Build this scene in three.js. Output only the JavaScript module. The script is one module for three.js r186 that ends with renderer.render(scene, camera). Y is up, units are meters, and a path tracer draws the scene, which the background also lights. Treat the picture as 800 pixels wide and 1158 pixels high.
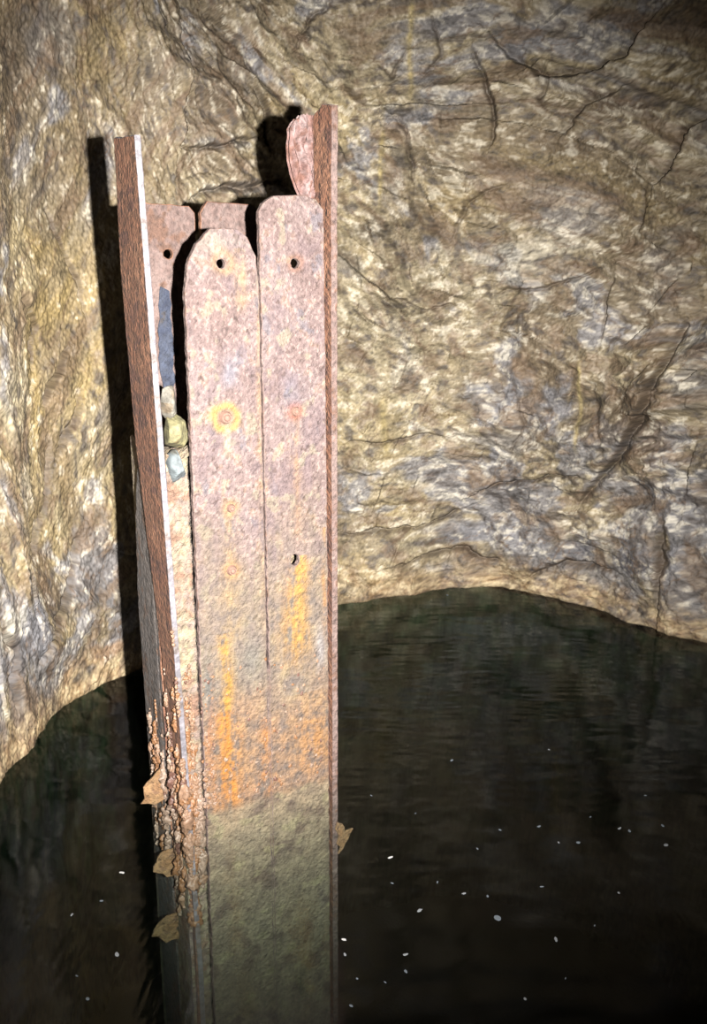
import * as THREE from 'three';
import { ImprovedNoise } from 'three/addons/math/ImprovedNoise.js';
import { mergeGeometries, mergeVertices } from 'three/addons/utils/BufferGeometryUtils.js';

// ---------- camera, light, exposure ----------
const scene = new THREE.Scene();
scene.background = new THREE.Color(0x000000);
const camera = new THREE.PerspectiveCamera(54.02, 800 / 1158, 0.05, 30);
camera.position.set(0, 1.2, 0);
camera.rotation.set(-15 * Math.PI / 180, 0, 0);
const renderer = new THREE.WebGLRenderer({ antialias: true });
renderer.toneMapping = THREE.LinearToneMapping;
renderer.toneMappingExposure = 1.0;
renderer.shadowMap.enabled = true;
// flash gun held to the right of the lens: the only light in the flooded shaft
const flash = new THREE.SpotLight(0xfffaf4, 168, 0, 0.605, 1, 2);
flash.position.set(0.205, 1.2, 0.0);
flash.target.position.set(-0.26, 0.54, -3.0);
flash.castShadow = true;
flash.shadow.radius = 0.8;
flash.shadow.mapSize.set(2048, 2048);
scene.add(flash, flash.target);

// ---------- helpers ----------
const perlin = new ImprovedNoise();
const nz = (x, y, z = 0) => perlin.noise(x, y, z);
function fbm(x, y, z, o = 4) { let s = 0, a = 0.5; for (let i = 0; i < o; i++) { s += a * nz(x, y, z + i * 7.3); x *= 2.03; y *= 2.03; a *= 0.5; } return s; }
const sst = (a, b, x) => { const t = Math.min(1, Math.max(0, (x - a) / (b - a))); return t * t * (3 - 2 * t); };
const clamp = (x, a = 0, b = 1) => Math.min(b, Math.max(a, x));
function hash(i, j, k) { let h = Math.imul(i | 0, 374761393) ^ Math.imul(j | 0, 668265263) ^ Math.imul(k | 0, 1274126177); h = Math.imul(h ^ (h >>> 13), 1274126177); h ^= h >>> 16; return (h >>> 0) / 4294967296; }
let seed = 20577;
const rnd = () => { seed = (Math.imul(seed, 1664525) + 1013904223) >>> 0; return seed / 4294967296; };
const mix3 = (a, b, t) => [a[0] + (b[0] - a[0]) * t, a[1] + (b[1] - a[1]) * t, a[2] + (b[2] - a[2]) * t];
const cell = { f1: 0, f2: 0, dx: 0, dy: 0, i: 0, j: 0 };
function worley(x, y, k) {
  const ix = Math.floor(x), iy = Math.floor(y); let f1 = 9, f2 = 9;
  for (let a = -1; a <= 1; a++) for (let b = -1; b <= 1; b++) {
    const i = ix + a, j = iy + b, dx = x - i - hash(i, j, k), dy = y - j - hash(i, j, k + 1), d = dx * dx + dy * dy;
    if (d < f1) { f2 = f1; f1 = d; cell.dx = dx; cell.dy = dy; cell.i = i; cell.j = j; } else if (d < f2) f2 = d;
  }
  cell.f1 = Math.sqrt(f1); cell.f2 = Math.sqrt(f2); return cell;
}
const usedNames = {};
function numbered(n) { if (!(n in usedNames)) { usedNames[n] = 0; return n; } usedNames[n]++; return n + '_' + String(usedNames[n]).padStart(3, '0'); }
function part(name, geo, mat, parent) { const m = new THREE.Mesh(geo, mat); m.name = name; m.castShadow = m.receiveShadow = true; parent.add(m); return m; }
function top(o, label, category, group, kind) { if (label) o.userData.label = label; if (category) o.userData.category = category; if (group) o.userData.group = group; if (kind) o.userData.kind = kind; return o; }
function dataTex(w, h, fn, srgb = false) {
  const d = new Uint8Array(w * h * 4), e = (v) => Math.round(255 * clamp(srgb ? (v <= 0.0031308 ? 12.92 * v : 1.055 * Math.pow(v, 1 / 2.4) - 0.055) : v));
  for (let j = 0; j < h; j++) for (let i = 0; i < w; i++) { const c = fn(i, j), o = 4 * (j * w + i); d[o] = e(c[0]); d[o + 1] = e(c[1]); d[o + 2] = e(c[2]); d[o + 3] = 255; }
  const t = new THREE.DataTexture(d, w, h); t.wrapS = t.wrapT = THREE.RepeatWrapping; t.magFilter = THREE.LinearFilter; t.minFilter = THREE.LinearMipmapLinearFilter; t.generateMipmaps = true;
  if (srgb) t.colorSpace = THREE.SRGBColorSpace; t.needsUpdate = true; return t;
}

// ---------- the rock chamber ----------
const CX = 0.2, CZ = -2.2;
const OUT = [[-0.80, -1.75], [-0.814, -2.072], [-0.791, -2.263], [-0.792, -2.459], [-0.727, -2.628], [-0.638, -2.739], [-0.36, -3.03], [-0.077, -3.283], [0.125, -3.355], [0.352, -3.44], [0.625, -3.355], [0.837, -3.196], [0.966, -3.05], [1.111, -2.93], [1.3, -2.7], [1.45, -2.3], [1.5, -1.6], [1.45, -0.6], [1.3, 0.5], [0.7, 1.05], [0, 1.15], [-0.6, 1.0], [-0.95, 0.4], [-1.0, -0.5], [-0.93, -1.2]]
  .map(([x, z]) => [Math.atan2(x - CX, -(z - CZ)), Math.hypot(x - CX, z - CZ)]).sort((a, b) => a[0] - b[0]);
const OUT3 = [...OUT.map(([t, r]) => [t - 2 * Math.PI, r]), ...OUT, ...OUT.map(([t, r]) => [t + 2 * Math.PI, r])];
function radius(t) {
  let k = OUT.length - 1; while (OUT3[k + 1][0] < t) k++;
  const [t0, r0] = OUT3[k - 1], [t1, r1] = OUT3[k], [t2, r2] = OUT3[k + 1], [t3, r3] = OUT3[k + 2], h = t2 - t1, u = (t - t1) / h;
  const m1 = h * (r2 - r0) / (t2 - t0), m2 = h * (r3 - r1) / (t3 - t1);
  return (2 * u ** 3 - 3 * u * u + 1) * r1 + (u ** 3 - 2 * u * u + u) * m1 + (3 * u * u - 2 * u ** 3) * r2 + (u ** 3 - u * u) * m2;
}
const CRACKS=[
[[0.142,1.792,0.173,1.700,0.193,1.634,0.208,1.567,0.194,1.501],0.0135,0.05,0.02],
[[0.207,1.814,0.277,1.740,0.338,1.706,0.424,1.712,0.511,1.751,0.563,1.810],0.0189,0.06,-0.05],
[[0.334,1.700,0.318,1.653,0.333,1.601],0.0108,0.03,0],
[[0.102,1.219,0.141,1.330,0.223,1.384],0.0108,0.025,0.01],
[[-0.191,0.546,-0.069,0.546,0.086,0.551],0.0108,0.03,0.012],
[[0.190,0.337,0.288,0.394,0.388,0.422,0.477,0.440],0.0135,0.05,0.03],
[[-0.240,0.228,-0.094,0.217,0.041,0.218,0.141,0.270],0.0162,0.05,0.02],
[[0.739,0.969,0.728,0.837,0.685,0.722,0.630,0.593,0.552,0.472,0.482,0.347],0.0243,0.07,-0.04],
[[0.536,1.084,0.530,1.010,0.526,0.914],0.0108,0.03,0.01],
[[0.513,0.771,0.530,0.658,0.546,0.530],0.0081,0.02,0],
[[-1.159,0.928,-1.217,0.862,-1.269,0.809],0.0108,0.05,0.05],
[[-1.132,0.829,-1.169,0.741,-1.226,0.658],0.0162,0.04,0.03],
[[-0.709,1.743,-0.722,1.608,-0.735,1.459],0.0081,0.025,-0.05],
[[-0.735,1.459,-0.641,1.457,-0.478,1.507],0.0108,0.04,0.02],
[[-0.486,1.635,-0.465,1.561,-0.446,1.477],0.0135,0.04,0.02],
[[-0.709,1.317,-0.602,1.351,-0.403,1.382],0.0162,0.05,0.03],
[[0.736,0.351,0.739,0.206,0.743,0.042],0.0243,0.05,0],
[[-0.247,1.899,-0.300,1.832,-0.362,1.745],0.0135,0.03,0.01],
[[0.765,1.553,0.700,1.507,0.672,1.424,0.649,1.376],0.0216,0.05,0.03],
[[0.607,1.353,0.602,1.289,0.590,1.233],0.0108,0.03,0],
[[-0.077,1.612,-0.040,1.536,-0.007,1.445,-0.001,1.364],0.0108,0.025,0.01],
[[-0.103,1.738,-0.066,1.702,-0.019,1.799],0.0108,0.02,0],
[[-1.240,0.707,-1.266,0.573,-1.325,0.448,-1.389,0.376],0.0162,0.04,0.03],
[[-1.150,0.421,-1.214,0.315,-1.302,0.247,-1.450,0.164],0.0162,0.05,0.03],
[[-1.082,0.327,-1.133,0.211,-1.190,0.127],0.0162,0.04,-0.02],
[[-1.612,0.368,-1.550,0.254,-1.551,0.117],0.0189,0.05,0.03],
[[-1.177,1.273,-1.100,1.144,-1.082,1.009],0.0108,0.03,0.02],
[[-1.345,1.088,-1.260,0.999,-1.289,0.893],0.0135,0.03,0.02],
[[-0.038,0.100,0.145,0.129,0.247,0.089],0.0162,0.04,0.015],
[[0.350,0.055,0.453,0.127,0.589,0.131],0.0162,0.04,0.015],
[[-0.124,1.046,0.029,0.986,0.126,0.998],0.0081,0.018,0.008],
[[0.219,1.043,0.360,1.060,0.503,1.132],0.0108,0.02,0.01],
[[0.276,0.751,0.305,0.603,0.273,0.477],0.0081,0.02,0],
[[0.520,1.660,0.429,1.606,0.387,1.532],0.0135,0.03,0.015],
[[0.018,1.721,0.064,1.776,0.039,1.875],0.0108,0.025,0.01]];
const BLOBS=[[0.397,1.809,0.162,0.084,'BLUE',0.8],[0.530,1.691,0.032,0.019,'PALE',0.8],[0.317,1.856,0.090,0.053,'BLUE',0.6],[-0.028,1.563,0.068,0.043,'BLUE',0.8],[-0.003,1.524,0.034,0.024,'PALE',0.6],[0.398,1.294,0.108,0.096,'BLUE',0.5],[0.446,1.528,0.032,0.019,'BLUE',0.7],[0.244,0.188,0.191,0.060,'BLUE',0.8],[0.666,0.229,0.149,0.108,'BLUE',0.9],[0.656,0.181,0.083,0.038,'INK',0.8],[0.450,0.190,0.058,0.060,'INK',0.6],[0.068,0.165,0.101,0.024,'INK',0.6],[-1.542,0.285,0.180,0.108,'BLUE',0.9],[-1.578,0.322,0.056,0.053,'PALE',0.8],[0.783,0.445,0.103,0.144,'BLUE',0.5],[0.281,0.601,0.148,0.144,'BLUE',0.55],[0.524,1.597,0.209,0.072,'UMBER',0.8],[0.294,1.563,0.138,0.096,'TAN',0.6],[0.208,1.433,0.091,0.120,'UMBER',0.35],[0.388,1.506,0.142,0.060,'UMBER',0.5],[0.582,0.666,0.116,0.168,'MAUVE',0.6],[0.685,0.736,0.081,0.216,'UMBER',0.75],[0.800,0.829,0.068,0.144,'SLATE',0.7],[-0.098,0.989,0.152,0.168,'CREAM',0.7],[-0.097,0.757,0.155,0.144,'CREAM',0.6],[0.333,1.143,0.133,0.084,'PALE',0.5],[0.053,1.071,0.142,0.120,'CREAM',0.5],[-0.125,1.240,0.063,0.036,'INK',0.5],[0.000,1.309,0.029,0.024,'INK',0.5],[-0.190,1.130,0.047,0.048,'SLATE',0.5],[-0.051,1.416,0.035,0.072,'SLATE',0.5],[0.119,1.311,0.138,0.096,'OCHREP',0.45],[-1.199,1.082,0.202,0.264,'OCHRE',0.7],[-1.329,1.149,0.067,0.144,'CREAM',0.5],[-1.447,0.872,0.098,0.120,'CREAM',0.7],[-1.068,0.869,0.088,0.120,'OCHRE',0.5],[-1.172,1.294,0.111,0.084,'SLATE',0.4],[-1.114,0.463,0.072,0.108,'UMBER',0.5],[-1.211,0.654,0.074,0.096,'UMBER',0.5],[-1.328,0.378,0.057,0.168,'UMBER',0.7],[-1.084,0.301,0.048,0.120,'INK',0.35],[-1.186,0.256,0.100,0.048,'SLATE',0.7],[-1.131,1.683,0.102,0.096,'SLATE',0.6],[-0.606,1.595,0.141,0.132,'MAUVE',0.7],[-0.613,1.406,0.187,0.053,'UMBER',0.55],[-0.553,1.355,0.141,0.017,'SLATE',0.7],[-0.611,1.473,0.126,0.014,'SLATE',0.7],[-0.819,1.374,0.119,0.096,'TAN',0.6],[-0.422,1.589,0.058,0.053,'OCHREP',0.6],[0.229,1.850,0.066,0.048,'SLATE',0.5],[-1.100,0.080,0.193,0.034,'RUSTY',0.7],[-1.499,0.019,0.234,0.096,'RUSTY',0.3],[0.739,0.206,0.025,0.120,'UMBER',0.8],[0.693,1.135,0.078,0.144,'SLATE',0.5],[-0.177,0.117,0.084,0.038,'OCHREP',0.6],[0.017,0.040,0.181,0.019,'OCHREP',0.5],[-1.454,0.533,0.121,0.144,'TAN',0.4],[-1.400,0.607,0.061,0.096,'PALE',0.4]];
const CR = CRACKS.map(([p, w, d, s]) => {
  const q = []; let lo = 1e9, hi = -1e9, l2 = 1e9, h2 = -1e9;
  for (let i = 0; i < p.length; i += 2) { const a = p[i] * 1.15; q.push([a, p[i + 1]]); lo = Math.min(lo, a); hi = Math.max(hi, a); l2 = Math.min(l2, p[i + 1]); h2 = Math.max(h2, p[i + 1]); }
  return { q, w, d, s, lo: lo - 0.2, hi: hi + 0.2, l2: l2 - 0.2, h2: h2 + 0.2 };
});
let crackDirt = 0;
function cracks(a, y) {            // relief of the mapped fissures and ledges; crackDirt: the clay packed in them
  let h = 0; crackDirt = 0;
  for (const c of CR) {
    if (a < c.lo || a > c.hi || y < c.l2 || y > c.h2) continue;
    let best = 9, side = 1, tt = 0; const n = c.q.length - 1;
    for (let i = 0; i < n; i++) {
      const [x0, y0] = c.q[i], [x1, y1] = c.q[i + 1], dx = x1 - x0, dy = y1 - y0, L = dx * dx + dy * dy;
      const t = clamp(((a - x0) * dx + (y - y0) * dy) / L), ex = a - x0 - t * dx, ey = y - y0 - t * dy, d = Math.hypot(ex, ey);
      if (d < best) { best = d; side = dx * ey - dy * ex > 0 ? 1 : -1; tt = (i + t) / n; }
    }
    const taper = Math.sqrt(Math.max(0, Math.sin(Math.PI * (0.06 + 0.88 * tt)))), w = 1.5 * c.w * (0.45 + 0.55 * taper) * (0.75 + 0.5 * hash(Math.floor(tt * 23), 3, 5));
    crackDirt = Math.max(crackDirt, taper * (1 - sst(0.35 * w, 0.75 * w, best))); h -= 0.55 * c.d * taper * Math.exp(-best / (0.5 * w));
    if (c.s) h += Math.abs(c.s) * (a < -1.0 ? 0.3 : 1) * taper * (side * c.s > 0 ? Math.exp(-best / 0.07) : 0) * sst(0, 0.5 * w, best);
  }
  return h;
}
const env = { lo: 0, hi: 0, i: 0, j: 0, e: 0 };
// broken rock: lower envelope of tilted bowls (conchoidal scars) and upper envelope of tilted domes (lumps)
function scars(x, y, k, slope, bowl) {
  const ix = Math.floor(x), iy = Math.floor(y); let lo = 9, hi = -9, l2 = 9;
  for (let a = -1; a <= 1; a++) for (let b = -1; b <= 1; b++) {
    const i = ix + a, j = iy + b, dx = x - i - hash(i, j, k), dy = y - j - hash(i, j, k + 1), d = bowl * (dx * dx + dy * dy);
    const an = hash(i, j, k + 2) * 6.283, pl = slope * (dx * Math.cos(an) + dy * Math.sin(an)) * hash(i, j, k + 3) , o = (hash(i, j, k + 4) - 0.5) * 0.5;
    const u = pl + o + d, v = pl + o - d;
    if (u < lo) { l2 = lo; lo = u; env.i = i; env.j = j; } else if (u < l2) l2 = u;
    if (v > hi) hi = v;
  }
  env.lo = lo; env.hi = hi; env.e = l2 - lo; return env;
}
const rk = { h: 0, c: null };
const CREAM = [0.62, 0.55, 0.40], PALE = [0.84, 0.81, 0.74], OCHRE = [0.50, 0.38, 0.17], TAN = [0.36, 0.29, 0.20], MAUVE = [0.19, 0.145, 0.115], BLUE = [0.34, 0.35, 0.42], DARK = [0.12, 0.105, 0.105], RUSTY = [0.42, 0.25, 0.12];
const UMBER = [0.19, 0.135, 0.095], INK = [0.075, 0.075, 0.10], SLATE = [0.22, 0.215, 0.235], OCHREP = [0.56, 0.44, 0.24], PAINT = { CREAM, PALE, OCHRE, TAN, MAUVE, BLUE, UMBER, INK, SLATE, OCHREP, RUSTY };
function rock(t, y, fine = true) {
  const a = t * 1.15;
  const left = 1 - sst(-1.0, -0.6, t), top_ = sst(1.2, 1.6, y);
  const wa = a + 0.06 * nz(a * 2.3, y * 2.3, 3.1) + 0.007 * nz(a * 14, y * 14, 1.7), wy = y + 0.06 * nz(a * 2.3 + 9, y * 2.3, 8.7) + 0.007 * nz(a * 14, y * 14, 5.2);
  const tilt = 0.35 * left - 0.30 * (1 - left) + 0.5 * nz(a * 0.9, y * 0.9, 20);
  const ra = wa * Math.cos(tilt) + wy * Math.sin(tilt), ry = -wa * Math.sin(tilt) + wy * Math.cos(tilt);
  const sa = 1.0 * left + 0.8 * (1 - left), sy = 0.75 * left + 1.2 * (1 - left), amp = 1 - 0.62 * left;
  let h = 0.11 * fbm(a * 1.4, y * 1.4, 2.2, 3) * (0.3 + 0.7 * sst(0.02, 0.4, Math.abs(y)));
  scars(ra * 2.6 * sa, ry * 2.6 * sy, 11, 1.1, 0.6); h += 0.12 * amp * env.lo * (0.5 + 0.5 * sst(0.0, 0.3, y));
  const big = hash(env.i, env.j, 75);
  scars(ra * 6.5 * sa + 3, ry * 6.5 * sy, 23, 1.15, 0.62); h += 0.066 * amp * (0.5 * env.lo + 0.6 * env.hi); const r2 = hash(env.i, env.j, 77), e2 = env.e;
  let r3 = 0.5, r4 = 0.5, e3 = 1;
  crackDirt = 0;
  if (fine) {
    scars(ra * 15 * sa, ry * 15 * sy + 5, 37, 1.3, 0.6); h += 0.032 * amp * (0.8 * env.lo + 0.3 * env.hi); r3 = hash(env.i, env.j, 78); e3 = env.e;
    scars(wa * 36 * sa, wy * 36 * sy, 51, 1.3, 0.65); h += 0.011 * amp * (0.7 * env.lo + 0.4 * env.hi); r4 = hash(env.i, env.j, 79);
    h += 0.0035 * nz(a * 80, y * 80, 4) + 0.003 * nz(ra * 22, ry * 40, 14);
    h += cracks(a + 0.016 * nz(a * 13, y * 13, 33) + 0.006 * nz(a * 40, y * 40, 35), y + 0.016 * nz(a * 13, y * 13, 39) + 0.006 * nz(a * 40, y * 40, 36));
  }
  rk.h = h;
  const ha = 0.9 * h, ka = ra + ha, kw = wa + ha;
  // mineral colours, in patches with ragged outlines
  const n1 = fbm(ka * 2.4, ry * 3.0, 60, 4), n2 = fbm(ka * 6 * sa, ry * 6 * sy, 70, 4), n3 = fbm(ka * 14 * sa, ry * 14 * sy, 80, 4), n4 = fbm(kw * 34 * sa, wy * 34 * sy, 90, 3), n5 = nz((a + ha) * 120, y * 120, 95);
  let c = mix3(TAN, CREAM, clamp(0.55 + 1.3 * n1 + 1.0 * n2 + 0.35 * (r2 - 0.5)));
  c = mix3(c, OCHRE, clamp(0.35 * left + 0.08 + 1.3 * n1 + 0.9 * n3 - 0.1, 0, 0.8));
  c = mix3(c, MAUVE, clamp(0.12 + 1.5 * fbm(ka * 1.6, ry * 1.8, 160, 4) + 0.8 * n2, 0, 0.85));
  const low = (1 - sst(0.35, 0.8, y + 0.3 * n1)) * sst(-0.05, 0.35, t) + 0.8 * (1 - sst(0.25, 0.5, y)) * left;
  c = mix3(c, BLUE, clamp(sst(0.06, 0.26, fbm(ka * 4, ry * 4, 110, 4) + n3 * 0.4 + 0.24 * low - 0.01), 0, 0.8));
  if (fine && y > -0.05) for (const [bt, by, rt, rh, key, s] of BLOBS) {
    const dx = (t - bt) / rt, dy = (y - by) / rh, d = dx * dx + dy * dy;
    if (d < 3) c = mix3(c, PAINT[key], s * (1 - sst(0.45, 1.15, Math.sqrt(d) - 1.1 * n2 - 1.3 * n3)));
  }
  c = mix3(c, PALE, clamp(sst(0.02, 0.5, n4 + 0.3 * (r3 - 0.55) + 0.4 * n3 + 0.02 - 0.08 * left + 0.15 * n5), 0, 0.6));
  c = mix3(c, DARK, clamp(sst(0.0, 0.33, -n3 * 0.8 - n4 * 0.6 + 0.10 * low - 0.04 + 0.3 * (r4 - 0.6) + 0.15 * n5), 0, 0.8));
  c = mix3(c, [0.23, 0.16, 0.11], clamp(sst(0.0, 0.35, fbm(ka * 9, ry * 11, 150, 4) + 0.3 * n4), 0, 0.7));
  const vein = Math.abs(fbm(ka * 7, ry * 7, 130, 4)), crk = Math.abs(fbm(kw * 16, wy * 16, 140, 3)); // thin brown veins
  c = mix3(c, [0.20, 0.13, 0.085], 0.6 * (1 - sst(0.0, 0.022, vein)) + 0.35 * (1 - sst(0, 0.03, crk)) * sst(0, 0.2, n1 + 0.1));
  const run = (tc, w, y0, y1) => { const d = (t - tc - 0.01 * nz(y * 8, tc * 9, 1)) / w; return Math.exp(-d * d) * sst(y0, y0 + 0.08, y) * (1 - sst(y1 - 0.06, y1, y)); };
  c = mix3(c, [0.60, 0.50, 0.26], clamp((run(-0.10, 0.007, 1.28, 1.56) + run(-0.02, 0.008, 1.6, 1.95) + run(-0.08, 0.012, 0.45, 0.72) + run(0.47, 0.006, 0.5, 0.86)) * (0.7 + n4)));
  const tide = 1 - sst(0.02, 0.12 + 0.12 * n2, y + 0.07 * n3); // iron-stained tide band just above the water
  c = mix3(c, mix3(RUSTY, [0.66, 0.54, 0.36], clamp(0.6 + 1.8 * n4)), clamp(tide * (0.75 + 1.6 * n3 + n4), 0, 0.85));
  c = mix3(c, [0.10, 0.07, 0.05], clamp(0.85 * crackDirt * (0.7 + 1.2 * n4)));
  const g = 0.66 + 0.34 * r3 + 0.36 * r4 + 0.6 * n4 + 0.55 * n5 + 0.2 * (big - 0.5);
  rk.c = [c[0] * g, c[1] * g, c[2] * g];
  return rk;
}
const fineBump = dataTex(512, 512, (i, j) => { // tiles: noise summed on a torus-like lattice
  let s = 0, a = 0.5; for (const p of [16, 32, 64, 128]) { const x = i * p / 512, y = j * p / 512, ix = Math.floor(x), iy = Math.floor(y), fx = x - ix, fy = y - iy, sx = fx * fx * (3 - 2 * fx), sy = fy * fy * (3 - 2 * fy), H = (u, v) => hash((ix + u) % p, (iy + v) % p, p); s += a * ((H(0, 0) * (1 - sx) + H(1, 0) * sx) * (1 - sy) + (H(0, 1) * (1 - sx) + H(1, 1) * sx) * sy); a *= 0.6; }
  return [s / 1.1, s / 1.1, s / 1.1];
});
const rockBump = fineBump.clone(); rockBump.repeat.set(2.2, 2.2); rockBump.needsUpdate = true;
const rockMat = new THREE.MeshPhysicalMaterial({ name: 'wet_rock', vertexColors: true, color: new THREE.Color().setRGB(0.295, 0.283, 0.252), roughness: 0.7, specularIntensity: 0.6, bumpMap: rockBump, bumpScale: 0.006 });
const undercut = (y) => 1.0 * sst(0.012, 0.13, -y);   // the drowned part of the shaft is hollowed out under the rock
function wallMesh(name, ts, ys, fine) {
  const cols = ts.length;
  const rows = ys.length, pos = new Float32Array(rows * cols * 3), col = new Float32Array(rows * cols * 3), uv = new Float32Array(rows * cols * 2), idx = [];
  for (let j = 0; j < rows; j++) for (let i = 0; i < cols; i++) {
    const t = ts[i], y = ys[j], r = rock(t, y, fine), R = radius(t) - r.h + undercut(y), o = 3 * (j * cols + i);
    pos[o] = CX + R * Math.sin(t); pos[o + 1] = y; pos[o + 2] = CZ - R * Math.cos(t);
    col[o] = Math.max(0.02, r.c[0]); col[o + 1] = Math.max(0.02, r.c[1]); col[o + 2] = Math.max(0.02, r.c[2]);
    uv[2 * (j * cols + i)] = t * 1.15; uv[2 * (j * cols + i) + 1] = y;
    if (i && j) { const p = j * cols + i; idx.push(p - cols - 1, p - cols, p, p - cols - 1, p, p - 1); }
  }
  const g = new THREE.BufferGeometry(); g.setAttribute('position', new THREE.BufferAttribute(pos, 3)); g.setAttribute('color', new THREE.BufferAttribute(col, 3)); g.setAttribute('uv', new THREE.BufferAttribute(uv, 2)); g.setIndex(idx); g.computeVertexNormals();
  const m = part(name, g, rockMat, scene); m.userData.kind = 'structure'; return m;
}
const T0 = -1.72, T1 = 1.02, ysFine = [];
for (let y = -2.3; y < -0.16; y += 0.04) ysFine.push(y);
for (let y = -0.16; y < -0.012; y += 0.004) ysFine.push(y);
for (let y = -0.012; y < 2.02; y += 0.0034) ysFine.push(y);
for (let y = 2.02; y <= 2.5; y += 0.04) ysFine.push(y);
const tsFine = []; for (let t = T0; t < T1; t += t < -0.92 ? 0.0019 : 0.0034) tsFine.push(t); tsFine.push(T1);
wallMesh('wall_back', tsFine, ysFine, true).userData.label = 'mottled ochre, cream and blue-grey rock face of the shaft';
const ysCoarse = []; for (let y = -2.3; y <= 2.5; y += 0.06) ysCoarse.push(y);
wallMesh('wall_front', Array.from({ length: 190 }, (_, i) => T1 + (T0 + 2 * Math.PI - T1) * i / 189), ysCoarse, false);
function lid(name, y0, dir, wide) {       // rough roof or bed that closes the chamber
  const rings = 26, seg = 150, pos = [], col = [], uv = [], idx = [];
  for (let r = 0; r <= rings; r++) for (let s = 0; s <= seg; s++) {
    const t = -Math.PI + 2 * Math.PI * s / seg, R = (radius(t) + wide) * r / rings, x = CX + R * Math.sin(t), z = CZ - R * Math.cos(t), n = fbm(x * 1.7, z * 1.7, 12, 4), k = clamp(0.5 + n);
    pos.push(x, y0 + dir * 0.35 * n, z); const c = mix3(MAUVE, TAN, k); col.push(...c); uv.push(x, z);
    if (r && s) { const p = r * (seg + 1) + s; idx.push(p - seg - 2, p - seg - 1, p, p - seg - 2, p, p - 1); }
  }
  const b = new THREE.BufferGeometry(); b.setAttribute('position', new THREE.Float32BufferAttribute(pos, 3)); b.setAttribute('color', new THREE.Float32BufferAttribute(col, 3)); b.setAttribute('uv', new THREE.Float32BufferAttribute(uv, 2)); b.setIndex(idx); b.computeVertexNormals();
  part(name, b, rockMat, scene).userData.kind = 'structure';
}
lid('ceiling', 2.38, 1, 0.15);
lid('floor', -2.1, 1, 1.2);

// ---------- the water: a clear rippled skin over a dark absorbing body ----------
const waterGroup = top(new THREE.Group(), 'still dark green water flooding the bottom of the shaft', 'water', null, 'stuff');
waterGroup.name = 'shaft_water'; scene.add(waterGroup);
{
  const rings = 300, seg = 420, pos = [], idx = [];
  for (let r = 0; r <= rings; r++) for (let s = 0; s <= seg; s++) {
    const t = -Math.PI + 2 * Math.PI * s / seg, R = (radius(t) + 0.12) * r / rings, x = CX + R * Math.sin(t), z = CZ - R * Math.cos(t);
    pos.push(x, 0.0010 * nz(x * 4, z * 15, 1) + 0.0005 * nz(x * 12, z * 42, 6), z);
    if (r && s) { const p = r * (seg + 1) + s; idx.push(p - seg - 2, p, p - seg - 1, p - seg - 2, p - 1, p); }
  }
  const g = new THREE.BufferGeometry(); g.setAttribute('position', new THREE.Float32BufferAttribute(pos, 3)); g.setIndex(idx); g.computeVertexNormals();
  part('water_surface', g, new THREE.MeshPhysicalMaterial({ name: 'water_skin', color: 0xffffff, roughness: 0.08, transmission: 1, thickness: 0, ior: 1.33, specularIntensity: 0.7 }), waterGroup);
  const sh = new THREE.Shape(); for (let s = 0; s < 90; s++) { const t = -Math.PI + 2 * Math.PI * s / 90, R = radius(t) + 1.25; sh[s ? 'lineTo' : 'moveTo'](CX + R * Math.sin(t), -(CZ - R * Math.cos(t))); }
  const b = new THREE.ExtrudeGeometry(sh, { depth: 2.6, bevelEnabled: false }); b.rotateX(-Math.PI / 2); b.translate(0, -2.6 - 0.004, 0);
  part('water_body', b, new THREE.MeshPhysicalMaterial({ name: 'murky_water', color: new THREE.Color().setRGB(0.02, 0.03, 0.02), roughness: 1, specularIntensity: 0, transparent: true, opacity: 0.01, thickness: 1, attenuationColor: new THREE.Color().setRGB(0.34, 0.43, 0.40), attenuationDistance: 1 }), waterGroup);
}

// ---------- the iron-strapped pump rod ----------
const rod = top(new THREE.Group(), 'stack of rusty iron strap plates of an old pump rod standing in the water', 'pump rod');
rod.name = 'pump_rod'; rod.position.set(-0.3259, 0, -1.96); rod.rotation.y = 0.516; scene.add(rod);
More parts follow.
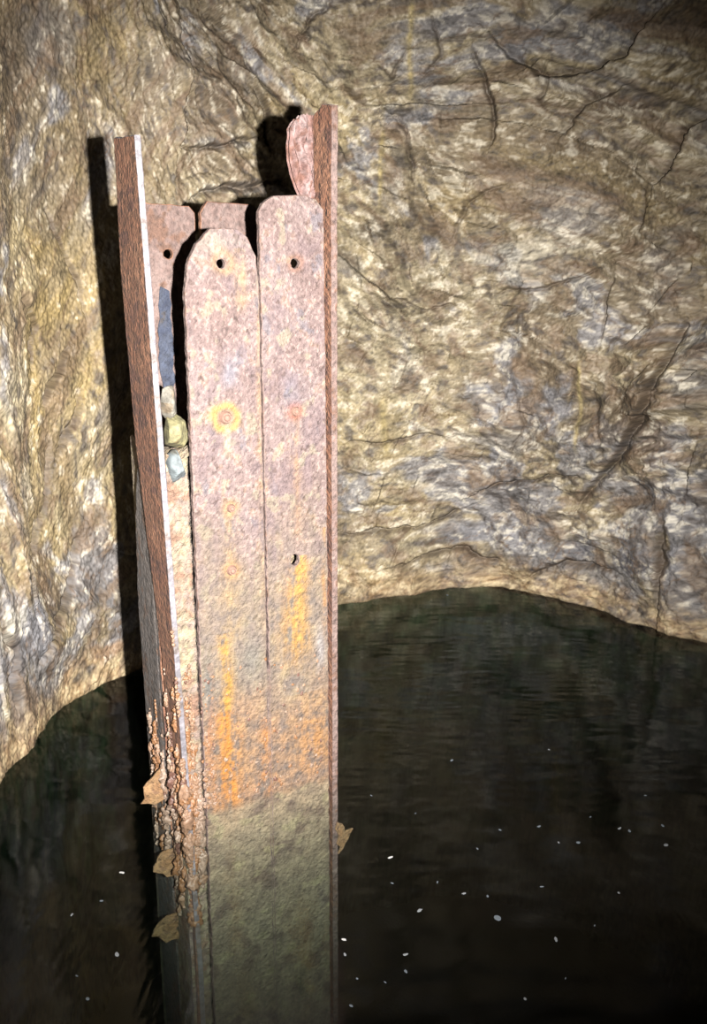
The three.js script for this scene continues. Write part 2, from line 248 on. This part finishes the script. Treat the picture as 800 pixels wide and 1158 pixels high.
// rust print of the two front plates, painted in metres: x -0.02..0.34, y -0.75..1.35
const streak = (x, y, cx, w, y1, len, wob) => { if (y > y1) return 0; const d = (x - cx - wob * nz(y * 9, cx * 40, 2)) / (w * (0.7 + 0.6 * clamp((y1 - y) / len))); return Math.exp(-d * d) * (1 - sst(0.6, 1, (y1 - y) / len)); };
const frontMap = dataTex(512, 2048, (i, j) => {
  const x = -0.02 + 0.36 * (i + 0.5) / 512, y = -0.75 + 2.1 * (j + 0.5) / 2048;
  const n1 = fbm(x * 9, y * 7, 3, 4), n2 = fbm(x * 34, y * 26, 5, 4), n3 = fbm(x * 120, y * 100, 7, 3), v = fbm(x * 60, y * 6, 9, 3);
  let c = mix3([0.37, 0.25, 0.225], [0.46, 0.345, 0.33], clamp(0.5 + 1.6 * n1 + 0.8 * n2));
  c = mix3(c, [0.40, 0.235, 0.14], clamp(sst(0.10, 0.38, n2 + 0.3 * n1), 0, 0.55));
  c = mix3(c, [0.52, 0.43, 0.38], clamp(sst(0.06, 0.3, n3 + 0.3 * n2), 0, 0.6));
  c = mix3(c, [0.24, 0.25, 0.31], clamp(sst(0.2, 0.4, fbm(x * 22, y * 15, 15, 4)), 0, 0.5));
  c = mix3(c, [0.30, 0.21, 0.22], clamp(sst(0.04, 0.3, fbm(x * 14, y * 9, 31, 4)), 0, 0.6));
  c = mix3(c, [0.58, 0.50, 0.34], clamp(sst(0.14, 0.36, fbm(x * 26, y * 20, 33, 4)), 0, 0.6));
  c = mix3(c, [0.17, 0.10, 0.085], clamp(sst(0.2, 0.36, fbm(x * 48, y * 44, 35, 3)), 0, 0.8));
  // greyer, browner iron below the old water marks
  const lowg = 1 - sst(0.35, 0.75, y + 0.25 * n1 + 0.15 * v);
  c = mix3(c, mix3([0.31, 0.26, 0.20], [0.46, 0.36, 0.20], clamp(0.5 + 1.5 * n2)), 0.75 * lowg);
  const crust = (1 - sst(0.14, 0.30, y + 0.22 * n1 + 0.1 * n2)) * sst(-0.02, 0.01, y + 0.08);
  c = mix3(c, mix3([0.34, 0.19, 0.11], [0.60, 0.36, 0.19], clamp(0.5 + 2 * n2 + n3)), clamp(crust * (0.6 + 1.2 * n2)));
  // orange and yellow runs under the bolts
  const run = (cx, w, y1, len, wob, col, k) => { const s = streak(x, y, cx, 1.35 * w, y1, len, wob) * clamp(0.62 + 1.5 * n2 + 1.7 * v + 0.8 * n3); c = mix3(c, col, clamp(s * k)); };
  run(0.232, 0.024, 0.545, 0.30, 0.012, [0.638, 0.334, 0.065], 1.0); run(0.236, 0.010, 0.545, 0.25, 0.01, [0.797, 0.478, 0.102], 0.7);
  run(0.078, 0.014, 0.66, 0.40, 0.01, [0.522, 0.348, 0.145], 0.55); run(0.060, 0.012, 0.40, 0.46, 0.012, [0.725, 0.392, 0.043], 0.95); run(0.27, 0.05, 0.22, 0.22, 0.02, [0.62, 0.34, 0.12], 0.5); run(0.06, 0.06, 0.20, 0.2, 0.02, [0.62, 0.36, 0.14], 0.5); run(0.056, 0.020, 0.22, 0.30, 0.016, [0.820, 0.319, 0.029], 1.1);
  run(0.020, 0.008, 0.34, 0.35, 0.01, [0.522, 0.189, 0.058], 0.6); run(0.150, 0.012, 0.18, 0.24, 0.015, [0.696, 0.275, 0.043], 0.7); run(0.27, 0.026, 0.15, 0.16, 0.02, [0.638, 0.290, 0.058], 0.7); run(0.235, 0.010, 0.85, 0.32, 0.006, [0.580, 0.348, 0.174], 0.6); run(0.155, 0.006, 1.15, 0.9, 0.004, [0.609, 0.392, 0.174], 0.5); run(0.30, 0.004, 0.6, 0.3, 0.006, [0.609, 0.290, 0.072], 0.7); run(0.12, 0.010, 1.19, 0.14, 0.01, [0.667, 0.435, 0.174], 0.5);
  const ring = (cx, cy, r, w, col, k) => { const d = Math.hypot(x - cx, y - cy) - r * (1 + 0.5 * n2); c = mix3(c, col, k * Math.exp(-((d / w) ** 2))); };
  ring(0.079, 0.861, 0.024, 0.009, [0.725, 0.478, 0.116], 0.9); ring(0.079, 0.861, 0.004, 0.012, [0.406, 0.145, 0.072], 0.8); ring(0.235, 0.861, 0.010, 0.010, [0.522, 0.174, 0.087], 0.8); ring(0.084, 1.165, 0.018, 0.010, [0.667, 0.406, 0.174], 0.6); ring(0.24, 1.16, 0.012, 0.008, [0.493, 0.232, 0.131], 0.6);
  ring(0.082, 0.672, 0.008, 0.012, [0.609, 0.377, 0.145], 0.7); ring(0.081, 0.538, 0.010, 0.012, [0.609, 0.348, 0.131], 0.7);
  const dab = (cx, cy, a, b, col, k) => { const d = ((x - cx) / a) ** 2 + ((y - cy) / b) ** 2; c = mix3(c, col, k * clamp(Math.exp(-d) + 0.8 * n2 * (d < 3 ? 1 : 0))); };
  dab(0.082, 0.82, 0.007, 0.03, [0.754, 0.667, 0.464], 0.7); dab(0.02, 0.28, 0.01, 0.06, [0.145, 0.232, 0.246], 0.6); dab(0.29, 0.32, 0.012, 0.05, [0.551, 0.551, 0.580], 0.6); dab(0.12, 0.33, 0.03, 0.05, [0.232, 0.261, 0.246], 0.5); dab(0.06, 1.20, 0.05, 0.02, [0.522, 0.464, 0.362], 0.6); dab(0.09, 0.95, 0.02, 0.03, [0.290, 0.348, 0.464], 0.5); dab(0.23, 0.9, 0.03, 0.03, [0.290, 0.319, 0.435], 0.4);
  // silted brown under water
  const sub = 1 - sst(-0.03, 0.0, y + 0.01 * n2); c = mix3(c, mix3([0.47, 0.37, 0.24], [0.68, 0.56, 0.36], clamp(0.5 + 1.6 * n2 + n1)), 0.8 * sub); c = mix3(c, [0.20, 0.13, 0.10], sub * clamp(sst(0.05, 0.35, fbm(x * 16, y * 16, 41, 4)), 0, 0.7)); c = mix3(c, [0.75, 0.66, 0.36], sub * clamp(sst(0.1, 0.4, fbm(x * 20, y * 24, 43, 4)), 0, 0.6));
  const g = 1 + 0.7 * n3 + 0.35 * n2; return [c[0] * g, c[1] * g, c[2] * g];
}, true);
frontMap.repeat.set(1 / 0.36, 1 / 2.1); frontMap.offset.set(0.02 / 0.36, 0.75 / 2.1);
function rustTex(a, b, c2, z, xs = 1) {   // general rust print, tiles loosely every 0.6 m x 2.4 m
  const t = dataTex(256, 1024, (i, j) => { const x = i / 256 * 0.6 * xs, y = j / 1024 * 2.4, n1 = fbm(x * 12, y * 8, z, 4), n2 = fbm(x * 45, y * 40, z + 3, 4); let c = mix3(a, b, clamp(0.5 + 2 * n2 + n1)); c = mix3(c, c2, clamp(sst(0.08, 0.35, n2 - n1))); const g = 1 + 1.0 * fbm(x * 110, y * 90, z + 5, 2); return [c[0] * g, c[1] * g, c[2] * g]; }, true);
  t.repeat.set(1 / 0.6, 1 / 2.4); return t;
}
const pitBump = fineBump.clone(); pitBump.repeat.set(7, 7); pitBump.needsUpdate = true;
const iron = (name, map, bump = 0.006, rough = 0.85) => new THREE.MeshStandardMaterial({ name, map, color: new THREE.Color().setRGB(0.178, 0.172, 0.174), roughness: rough, bumpMap: pitBump, bumpScale: bump });
const M = {
  front: iron('pink_rust', frontMap),
  brown: iron('brown_rust', rustTex([0.46, 0.19, 0.095], [0.62, 0.30, 0.16], [0.30, 0.125, 0.08], 1.3, 0.45)),
  pink: iron('mauve_rust', rustTex([0.36, 0.235, 0.20], [0.46, 0.33, 0.29], [0.32, 0.17, 0.11], 4.1)),
  pale: iron('pale_scale', rustTex([0.42, 0.41, 0.46], [0.54, 0.52, 0.57], [0.38, 0.32, 0.30], 6.7), 0.002, 0.6),
  bolt: iron('bolt_rust', rustTex([0.52, 0.28, 0.20], [0.66, 0.42, 0.30], [0.34, 0.15, 0.11], 9.9), 0),
  grey: iron('grey_iron', rustTex([0.22, 0.20, 0.19], [0.33, 0.29, 0.26], [0.25, 0.15, 0.10], 8.2)),
  orange: new THREE.MeshStandardMaterial({ name: 'orange_rust_lumps', vertexColors: true, color: new THREE.Color().setRGB(0.178, 0.172, 0.174), roughness: 0.6, bumpMap: pitBump, bumpScale: 0.002 }),
  crust: iron('yellow_pink_crust', rustTex([0.54, 0.40, 0.32], [0.74, 0.64, 0.38], [0.48, 0.28, 0.18], 11.4), 0.008),
  wood: iron('pink_stained_wood', rustTex([0.50, 0.27, 0.23], [0.80, 0.62, 0.60], [0.36, 0.16, 0.11], 13.8, 2.2), 0.006),
};
// slab with a rough outline: pts is the outline in (x, y), holes are [x, y, r, stretch]
function outline(pts, rough, k, step = 0.014) {
  const o = [];
  for (let i = 0; i < pts.length; i++) {
    const [x0, y0, q0 = 1] = pts[i], [x1, y1] = pts[(i + 1) % pts.length], L = Math.hypot(x1 - x0, y1 - y0), n = Math.max(1, Math.round(L / step)), r = rough * q0;
    for (let s = 0; s < n; s++) { const u = s / n, x = x0 + (x1 - x0) * u, y = y0 + (y1 - y0) * u, d = s ? r * (1.4 * nz(x * 55, y * 55, k) + 0.9 * nz(x * 17, y * 17, k + 4)) : 0; o.push(new THREE.Vector2(x + (y1 - y0) / L * d, y - (x1 - x0) / L * d)); }
  }
  return o;
}
function slab(pts, depth, holes = [], rough = 0.0012, k = 0, bevel = 0.0018) {
  const sh = new THREE.Shape(outline(pts, rough, k));
  for (const [x, y, r, st = 1] of holes) { const h = new THREE.Path(); for (let i = 0; i < 18; i++) { const a = -i / 18 * 6.2832, q = r * (1 + 0.18 * nz(Math.cos(a) * 2 + x * 90, Math.sin(a) * 2, k)); h[i ? 'lineTo' : 'moveTo'](x + q * Math.cos(a), y + q * st * Math.sin(a)); } h.closePath(); sh.holes.push(h); }
  const g = new THREE.ExtrudeGeometry(sh, { depth: depth - 2 * bevel, bevelEnabled: true, bevelThickness: bevel, bevelSize: bevel, bevelOffset: -bevel, bevelSegments: 2 });
  g.translate(0, 0, bevel); return g;
}
const BOT = -1.5, TH = 0.014;
// two front plates: their outer faces lie in z = 0
const pointed = part('strap_plate', slab([[0.001, BOT], [0.157, BOT], [0.158, 0.5, 0.7], [0.159, 1.123], [0.155, 1.174], [0.137, 1.211], [0.115, 1.2265], [0.061, 1.2265], [0.031, 1.199], [0.011, 1.159], [0.004, 1.11]], TH, [[0.080, 1.161, 0.0085]], 0.0022, 1), [M.front, M.pink], rod);
pointed.position.z = -TH; pointed.userData.label = 'front plate with tapered pointed top';
const round = part('strap_plate', slab([[0.160, BOT], [0.309, BOT], [0.309, 0.6, 0.7], [0.306, 1.265], [0.289, 1.285], [0.254, 1.292], [0.196, 1.289], [0.171, 1.274], [0.1625, 1.258], [0.1615, 0.6]], TH, [[0.240, 1.16, 0.0095], [0.229, 0.537, 0.010, 1.25]], 0.0022, 2), [M.front, M.pink], rod);
round.position.z = -TH; round.userData.label = 'front plate with shallow rounded top';
{ const f = slab([[0.1545, BOT], [0.1645, BOT], [0.1635, 0.24, 2], [0.160, 0.31], [0.1565, 0.26, 2]], 0.006, [], 0.0012, 3, 0.0012); part('rust_seam_fill', f, M.front, round).position.z = TH - 0.0065; }
// side plates: outline drawn in (depth behind the front, y), then stood across the rod
function sidePlate(pts, x, holes, mats, k, lean = 0, rough = 0.0016, th = TH) {
  const g = slab(pts, th, holes, rough, k); g.rotateY(Math.PI / 2);   // x -> -z, z -> x
  const p = g.attributes.position; for (let i = 0; i < p.count; i++) p.setX(i, p.getX(i) + lean * Math.max(p.getY(i), -0.4)); g.computeVertexNormals();
  const m = part('strap_plate', g, mats, rod); m.position.x = x; return m;
}
const leftPlate = sidePlate([[0.0, BOT], [0.10, BOT], [0.085, 0.1, 1.6], [0.085, 0.35, 1.6], [0.115, 0.55], [0.148, 0.80], [0.152, 1.15], [0.126, 1.392, 1.8], [0.0, 1.388]], -0.043, [], [M.brown, M.pale], 4, -0.026, 0.0016, 0.012);
leftPlate.userData.label = 'tall side plate with brown face and pale front edge';
const rearLeft = sidePlate([[0.105, BOT], [0.235, BOT], [0.235, 0.4, 1.5], [0.21, 0.62, 1.5], [0.165, 0.76, 2], [0.125, 0.72, 2], [0.098, 0.45, 1.5]], -0.047, [], [M.grey, M.brown], 5, -0.012, 0.003);
rearLeft.userData.label = 'shorter grey side plate behind the brown one';
const rightPlate = sidePlate([[-0.010, BOT], [0.125, BOT], [0.125, 1.0], [0.105, 1.40, 1.5], [0.085, 1.436], [0.02, 1.466], [-0.022, 1.460], [-0.018, 1.25]], 0.311, [], [M.brown, M.pink], 6, 0.002);
rightPlate.userData.label = 'tallest side plate on the right';
const rearRight = sidePlate([[0.135, BOT], [0.26, BOT], [0.26, 0.6], [0.135, 0.62]], 0.311, [], [M.brown, M.pink], 7);
M.scale = iron('orange_scale', rustTex([0.62, 0.33, 0.13], [0.74, 0.45, 0.2], [0.45, 0.24, 0.12], 23.1));
// back plates seen through the gaps
const backA = part('strap_plate', slab([[-0.022, BOT], [0.128, BOT], [0.130, 1.262], [0.118, 1.276], [0.020, 1.282], [-0.020, 1.27]], TH, [[0.066, 1.177, 0.010]], 0.0016, 8), [M.pink, M.brown], rod); backA.position.z = -0.26 - TH; backA.userData.label = 'back plate with one dark bolt hole';
const backB = part('strap_plate', slab([[0.136, BOT], [0.288, BOT], [0.288, 1.268], [0.262, 1.282], [0.16, 1.287], [0.142, 1.262]], TH, [], 0.0016, 9), [M.pink, M.brown], rod); backB.position.z = -0.26 - TH;
// blue-grey flaked patch on the back plate
const bluePatch = part('scale_patch', slab([[0.038, 0.86], [0.064, 0.85], [0.068, 1.0], [0.064, 1.10], [0.044, 1.11], [0.036, 1.0]], 0.004, [], 0.006, 12, 0.001), iron('blue_scale', rustTex([0.035, 0.055, 0.12], [0.09, 0.12, 0.20], [0.10, 0.09, 0.10], 17.2)), backA); bluePatch.position.z = TH; bluePatch.userData.label = 'dark blue scale';
// rotten timber core below the stones, with its front crust in the gap
{
  const g = new THREE.BoxGeometry(0.352, 2.30, 0.236, 60, 300, 30), p = g.attributes.position;
  for (let i = 0; i < p.count; i++) {
    let x = p.getX(i), y = p.getY(i) - 0.36, z = p.getZ(i); const f = z > 0.117 ? 1 : 0, n = fbm(x * 30, y * 14, z * 8, 3);
    if (f && x > -0.125) z -= 0.05; if (y > 0.2) y += 0.03 * nz(x * 18, z * 18, 3);
    z += f ? 0.010 * n + 0.005 * nz(x * 90, y * 60, 2) - 0.006 * sst(0.15, 0.8, y) : 0; p.setXYZ(i, x + 0.133, y, z - 0.133); g.attributes.uv.setXY(i, x + z, y);
  }
  g.computeVertexNormals(); part('timber_core', g, M.crust, rod).userData.label = 'decayed timber core crusted yellow and pink';
}
// torn sliver of timber left against the right plate
{
  const g = new THREE.PlaneGeometry(1, 1, 26, 60), L = g.attributes.position, E = [[1.262, 0.292, 0.311], [1.285, 0.286, 0.311], [1.31, 0.272, 0.311], [1.335, 0.262, 0.311], [1.375, 0.255, 0.311], [1.42, 0.257, 0.311], [1.432, 0.268, 0.311], [1.448, 0.284, 0.311]];
  const at = (y, k) => { let i = 0; while (i < E.length - 2 && E[i + 1][0] < y) i++; const u = clamp((y - E[i][0]) / (E[i + 1][0] - E[i][0])); return E[i][k] + (E[i + 1][k] - E[i][k]) * u; };
  const sheet = (back) => { const q = g.clone(), p = q.attributes.position, uv = q.attributes.uv; for (let i = 0; i < p.count; i++) { const u = p.getX(i) + 0.5, y = 1.262 + 0.186 * (p.getY(i) + 0.5), x0 = at(y, 1) + 0.004 * nz(y * 38, 4, 1), x = x0 + (at(y, 2) - x0) * u, edge = Math.min(1, 5 * Math.min(u, 1 - u, p.getY(i) + 0.5, 0.5 - p.getY(i))); p.setXYZ(i, x, y + 0.006 * nz(x * 160, 1, 1) * (p.getY(i) > 0.4 ? 1 : 0), back ? -0.065 : -0.052 + edge * (0.012 + 0.030 * nz(x * 75, y * 14, 3) + 0.012 * nz(x * 160, y * 40, 5))); uv.setXY(i, x, y); } if (back) q.index.array.reverse(); q.computeVertexNormals(); return q; };
  const m = part('timber_sliver', mergeGeometries([sheet(false), sheet(true)]), M.wood, rod); m.userData.label = 'pink torn timber sliver';
}
// bolts
function bolt(x, y, r, parent, z0) {
  const g = new THREE.CylinderGeometry(r * 0.78, r * 1.05, 0.007, 9, 2); g.rotateX(Math.PI / 2); g.rotateZ(0.4 + x * 9); g.translate(x, y, z0 + 0.004);
  const d = new THREE.SphereGeometry(r * 0.55, 12, 8, 0, 6.2832, 0, 1.57); d.rotateX(Math.PI / 2); d.scale(1, 1, 0.8); d.translate(x, y, z0 + 0.008);
  part('bolt', mergeGeometries([g, d]), M.bolt, parent);
}
bolt(0.079, 0.861, 0.013, pointed, TH); bolt(0.084, 0.672, 0.009, pointed, TH); bolt(0.081, 0.538, 0.011, pointed, TH); bolt(0.235, 0.861, 0.010, round, TH);
// orange rust lumps crusted along the edges near the water
function lumps(list, parent, name = 'rust_crust') {
  const gs = [];
  for (const [x, y, z, r, c] of list) {
    const g = mergeVertices(new THREE.IcosahedronGeometry(1, 3).deleteAttribute('normal').deleteAttribute('uv')), p = g.attributes.position, sx = 0.8 + 0.5 * rnd(), sy = 0.8 + 0.9 * rnd(), sz = 0.6 + 0.4 * rnd(), col = new Float32Array(p.count * 3), o = rnd() * 50;
    for (let i = 0; i < p.count; i++) { const a = p.getX(i), b = p.getY(i), d = p.getZ(i), q = r * (1 + 0.75 * nz(a * 1.4 + o, b * 1.4, d * 1.4) + 0.35 * nz(a * 3.5 + o, b * 3.5, d * 3.5)); p.setXYZ(i, x + a * q * sx, y + b * q * sy, z + d * q * sz); const k = 1 + 0.5 * nz(a * 3 + o, b * 3, d * 3); col.set([c[0] * k, c[1] * k, c[2] * k], 3 * i); }
    g.setAttribute('color', new THREE.BufferAttribute(col, 3)); g.setAttribute('uv', new THREE.Float32BufferAttribute(Array.from({ length: p.count }, (_, i) => [p.getX(i), p.getY(i)]).flat(), 2)); g.computeVertexNormals(); gs.push(g);
  }
  const m = part(name, mergeGeometries(gs), M.orange, parent); m.userData.kind = 'stuff'; return m;
}
const rustCol = () => { const k = rnd(); return k < 0.30 ? [0.62, 0.30, 0.12] : k < 0.6 ? [0.66, 0.40, 0.24] : k < 0.85 ? [0.70, 0.50, 0.36] : [0.32, 0.15, 0.10]; };
{
  const F = [], K = [];
  // a crust column: overlapping lumps that run down a line and fuse
  const columns = (n, xf, zf, y0, y1, r0) => { const o = []; for (let k = 0; k < n; k++) { const u = (k + rnd()) / n, ya = y0 + 0.25 * (y1 - y0) * rnd(), yb = y1 - 0.55 * (y1 - y0) * rnd() ** 1.5, base = rustCol(), sd = 40 * rnd(); for (let y = ya; y < yb; y += 0.0095) { const w = clamp(0.65 + 1.3 * nz(y * 26, sd, 1)) * (1 - 0.75 * sst(0.3, 1, (y - y0) / (y1 - y0))); if (w < 0.2) continue; const c = rnd() < 0.25 ? rustCol() : base; o.push([xf(u) + 0.003 * nz(y * 40, sd, 7), y, zf(u) + 0.003 * nz(y * 40, sd, 9), r0 * w * (0.6 + 0.6 * rnd()), c]); } } return o; };
  lumps(columns(5, () => -0.0002, (u) => 0.004 - 0.085 * u, -0.3, 0.44, 0.0125).map(([x, y, z, r, c]) => [x - 0.026 * y, y, z, r, c]), leftPlate);
  lumps(columns(6, (u) => -0.040 + 0.038 * u, () => -0.012, -0.3, 0.42, 0.0120), rod.getObjectByName('timber_core'));
  lumps(columns(4, () => -0.0002, (u) => -0.11 - 0.10 * u, -0.2, 0.36, 0.0115).map(([x, y, z, r, c]) => [x - 0.012 * y, y, z, r, c]), rearLeft);
  for (let i = 0; i < 260; i++) { const y = 0.003 + 0.32 * rnd() ** 1.6, x = rnd() < 0.35 ? 0.03 * rnd() : 0.01 + 0.29 * rnd(); (x < 0.156 ? F : K).push([x, y, TH - 0.001, 0.0012 + 0.0032 * rnd() * (1 - y), rustCol()]); }
  lumps(F, pointed); lumps(K.filter((k) => k[0] > 0.165), round);
}
// scale flakes peeling off
function flake(pts, z, mat, parent, turn, x, y) { const m = part('rust_flake', slab(pts, 0.006, [], 0.008, 21 + pts.length, 0.0015), mat, parent); m.position.set(x, y, z); m.rotation.y = turn; return m; }
const flakeA = [[-0.062, -0.022], [-0.03, -0.028], [0, -0.012], [0, 0.075], [-0.022, 0.055], [-0.045, 0.03]];
flake(flakeA, -0.12, M.scale, rearLeft, -0.3, 0.004, -0.005).userData.label = 'orange scale flake peeling at the waterline';
flake([[-0.05, 0], [-0.02, -0.02], [0, -0.02], [0, 0.05], [-0.03, 0.045]], -0.10, M.scale, rearLeft, -0.2, 0.004, -0.19);
flake([[-0.062, 0.0], [-0.03, -0.025], [0, -0.02], [0, 0.05], [-0.035, 0.04]], -0.10, M.scale, rearLeft, -0.2, 0.004, -0.36);
flake([[0, -0.04], [0.015, -0.03], [0.045, 0.012], [0.02, 0.012], [0, 0.045]], 0.012, M.scale, rightPlate, 0.15, 0.012, -0.17);

// ---------- stones wedged in the gap ----------
function stone(x, y, z, sx, sy, sz, col, label, k) {
  const g = mergeVertices(new THREE.IcosahedronGeometry(1, 6).deleteAttribute('normal').deleteAttribute('uv')), p = g.attributes.position;
  for (let i = 0; i < p.count; i++) { let a = p.getX(i), b = p.getY(i), c = p.getZ(i); for (let q = 0; q < 9; q++) { const u = hash(q, k, 1) * 6.283, w = hash(q, k, 2) * 2 - 1, r = Math.sqrt(1 - w * w), d = a * r * Math.cos(u) + b * w + c * r * Math.sin(u), lim = 0.62 + 0.2 * hash(q, k, 3); if (d > lim) { a -= (d - lim) * r * Math.cos(u); b -= (d - lim) * w; c -= (d - lim) * r * Math.sin(u); } } const n = 1 + 0.12 * fbm(a * 3 + k, b * 3, c * 3, 3); p.setXYZ(i, a * n * sx, b * n * sy, c * n * sz); }
  g.setAttribute('uv', new THREE.Float32BufferAttribute(Array.from({ length: p.count }, (_, i) => [p.getX(i), p.getY(i)]).flat(), 2)); g.computeVertexNormals();
  const m = new THREE.Mesh(g, iron('stone_' + k, rustTex(col.map((v) => v * 0.8), col.map((v) => v * 1.15), col.map((v, i) => v * [0.8, 0.65, 0.5][i]), 20 + k), 0.004, 0.8));
  m.name = numbered('wedged_stone'); m.castShadow = m.receiveShadow = true;
  const o = new THREE.Vector3(x, y, z).applyAxisAngle(new THREE.Vector3(0, 1, 0), 0.516).add(rod.position); m.position.copy(o); m.rotation.y = 0.516; scene.add(m);
  return top(m, label, 'stone', 'stones wedged in the pump rod');
}
stone(-0.028, 0.897, -0.035, 0.019, 0.036, 0.03, [0.46, 0.44, 0.36], 'topmost grey-white stone wedged between the rusty plates', 1);
stone(-0.019, 0.835, -0.028, 0.026, 0.040, 0.03, [0.50, 0.47, 0.22], 'largest yellow stone wedged in the middle of the gap', 2);
stone(-0.022, 0.765, -0.026, 0.022, 0.036, 0.03, [0.34, 0.42, 0.44], 'lowest pale blue stone wedged in the gap', 3);

// ---------- flecks floating on the water ----------
const FLECKS=[[0.075,-1.780,0.0170],[0.310,-1.878,0.0099],[0.395,-1.891,0.0120],[0.425,-1.832,0.0079],[0.465,-1.832,0.0118],[0.513,-1.928,0.0082],[0.565,-1.884,0.0142],[0.583,-1.874,0.0142],[0.659,-1.894,0.0123],[0.644,-1.823,0.0140],[0.075,-1.695,0.0091],[0.163,-1.698,0.0092],[0.211,-1.663,0.0109],[0.255,-1.655,0.0091],[0.265,-1.590,0.0212],[0.361,-1.532,0.0192],[0.439,-1.570,0.0071],[-0.017,-1.532,0.0120],[-0.015,-1.493,0.0101],[0.006,-1.434,0.0066],[0.053,-1.425,0.0082],[0.091,-1.493,0.0135],[0.089,-1.451,0.0116],[-0.004,-1.371,0.0096],[0.282,-1.387,0.0082],[0.363,-1.684,0.0111],[0.358,-1.434,0.0067],[0.123,-1.613,0.0160],[0.236,-2.174,0.0132],[0.331,-3.346,0.0126],[0.479,-2.227,0.0091],[-0.457,-1.729,0.0152],[-0.476,-1.641,0.0092],[-0.413,-1.493,0.0155],[-0.437,-1.387,0.0100],[-0.469,-1.440,0.0085],[-0.521,-1.600,0.0109],[0.135,-1.942,0.0060],[0.254,-1.810,0.0077],[0.507,-1.665,0.0074],[0.656,-2.015,0.0086],[0.040,-2.015,0.0083]];
const fleckMats = [[0.22, 0.22, 0.215], [0.085, 0.092, 0.098], [0.045, 0.055, 0.065]].map((c, i) => new THREE.MeshStandardMaterial({ name: 'fleck_' + i, color: new THREE.Color().setRGB(...c), roughness: 0.8 }));
const fleckGeos = Array.from({ length: 5 }, (_, k) => { const sh = new THREE.Shape(); for (let i = 0; i < 11; i++) { const a = i / 11 * 6.2832, r = 0.5 * (0.55 + 0.45 * hash(i, k, 9)); sh[i ? 'lineTo' : 'moveTo'](r * Math.cos(a), r * (0.35 + 0.12 * k) * Math.sin(a)); } const g = new THREE.ExtrudeGeometry(sh, { depth: 0.08, bevelEnabled: true, bevelSize: 0.03, bevelThickness: 0.03, bevelSegments: 1 }); g.rotateX(-Math.PI / 2); return g; });
FLECKS.forEach(([x, z, s], i) => {
  const big = i === 15, m = new THREE.Mesh(fleckGeos[i % 5], fleckMats[[0, 17, 31].includes(i) ? 0 : i % 3 ? 2 : 1]);
  m.name = numbered('floating_flake'); m.castShadow = m.receiveShadow = true; m.position.set(x, 0.0004, z); m.scale.setScalar(s * 0.8); m.scale.y = Math.min(s, 0.01); m.rotation.y = hash(i, 4, 4) * 6.28; scene.add(m);
  const own = { 0: 'curved white fleck on the black water just right of the plates', 14: 'longest bluish fleck on the black water', 17: 'bright white fleck close beside the submerged right edge of the plates', 28: 'lone pale fleck in the middle of the green water', 29: 'tiny fleck by the rock at the far end of the water' };
  top(m, own[i] ? own[i] : big ? 'largest round grey flake floating on the dark water' : x < -0.3 ? 'small pale fleck floating on the black water left of the plates' : 'small pale fleck floating on the black water right of the plates', 'flake', 'flecks floating on the water');
});
renderer.render(scene, camera);
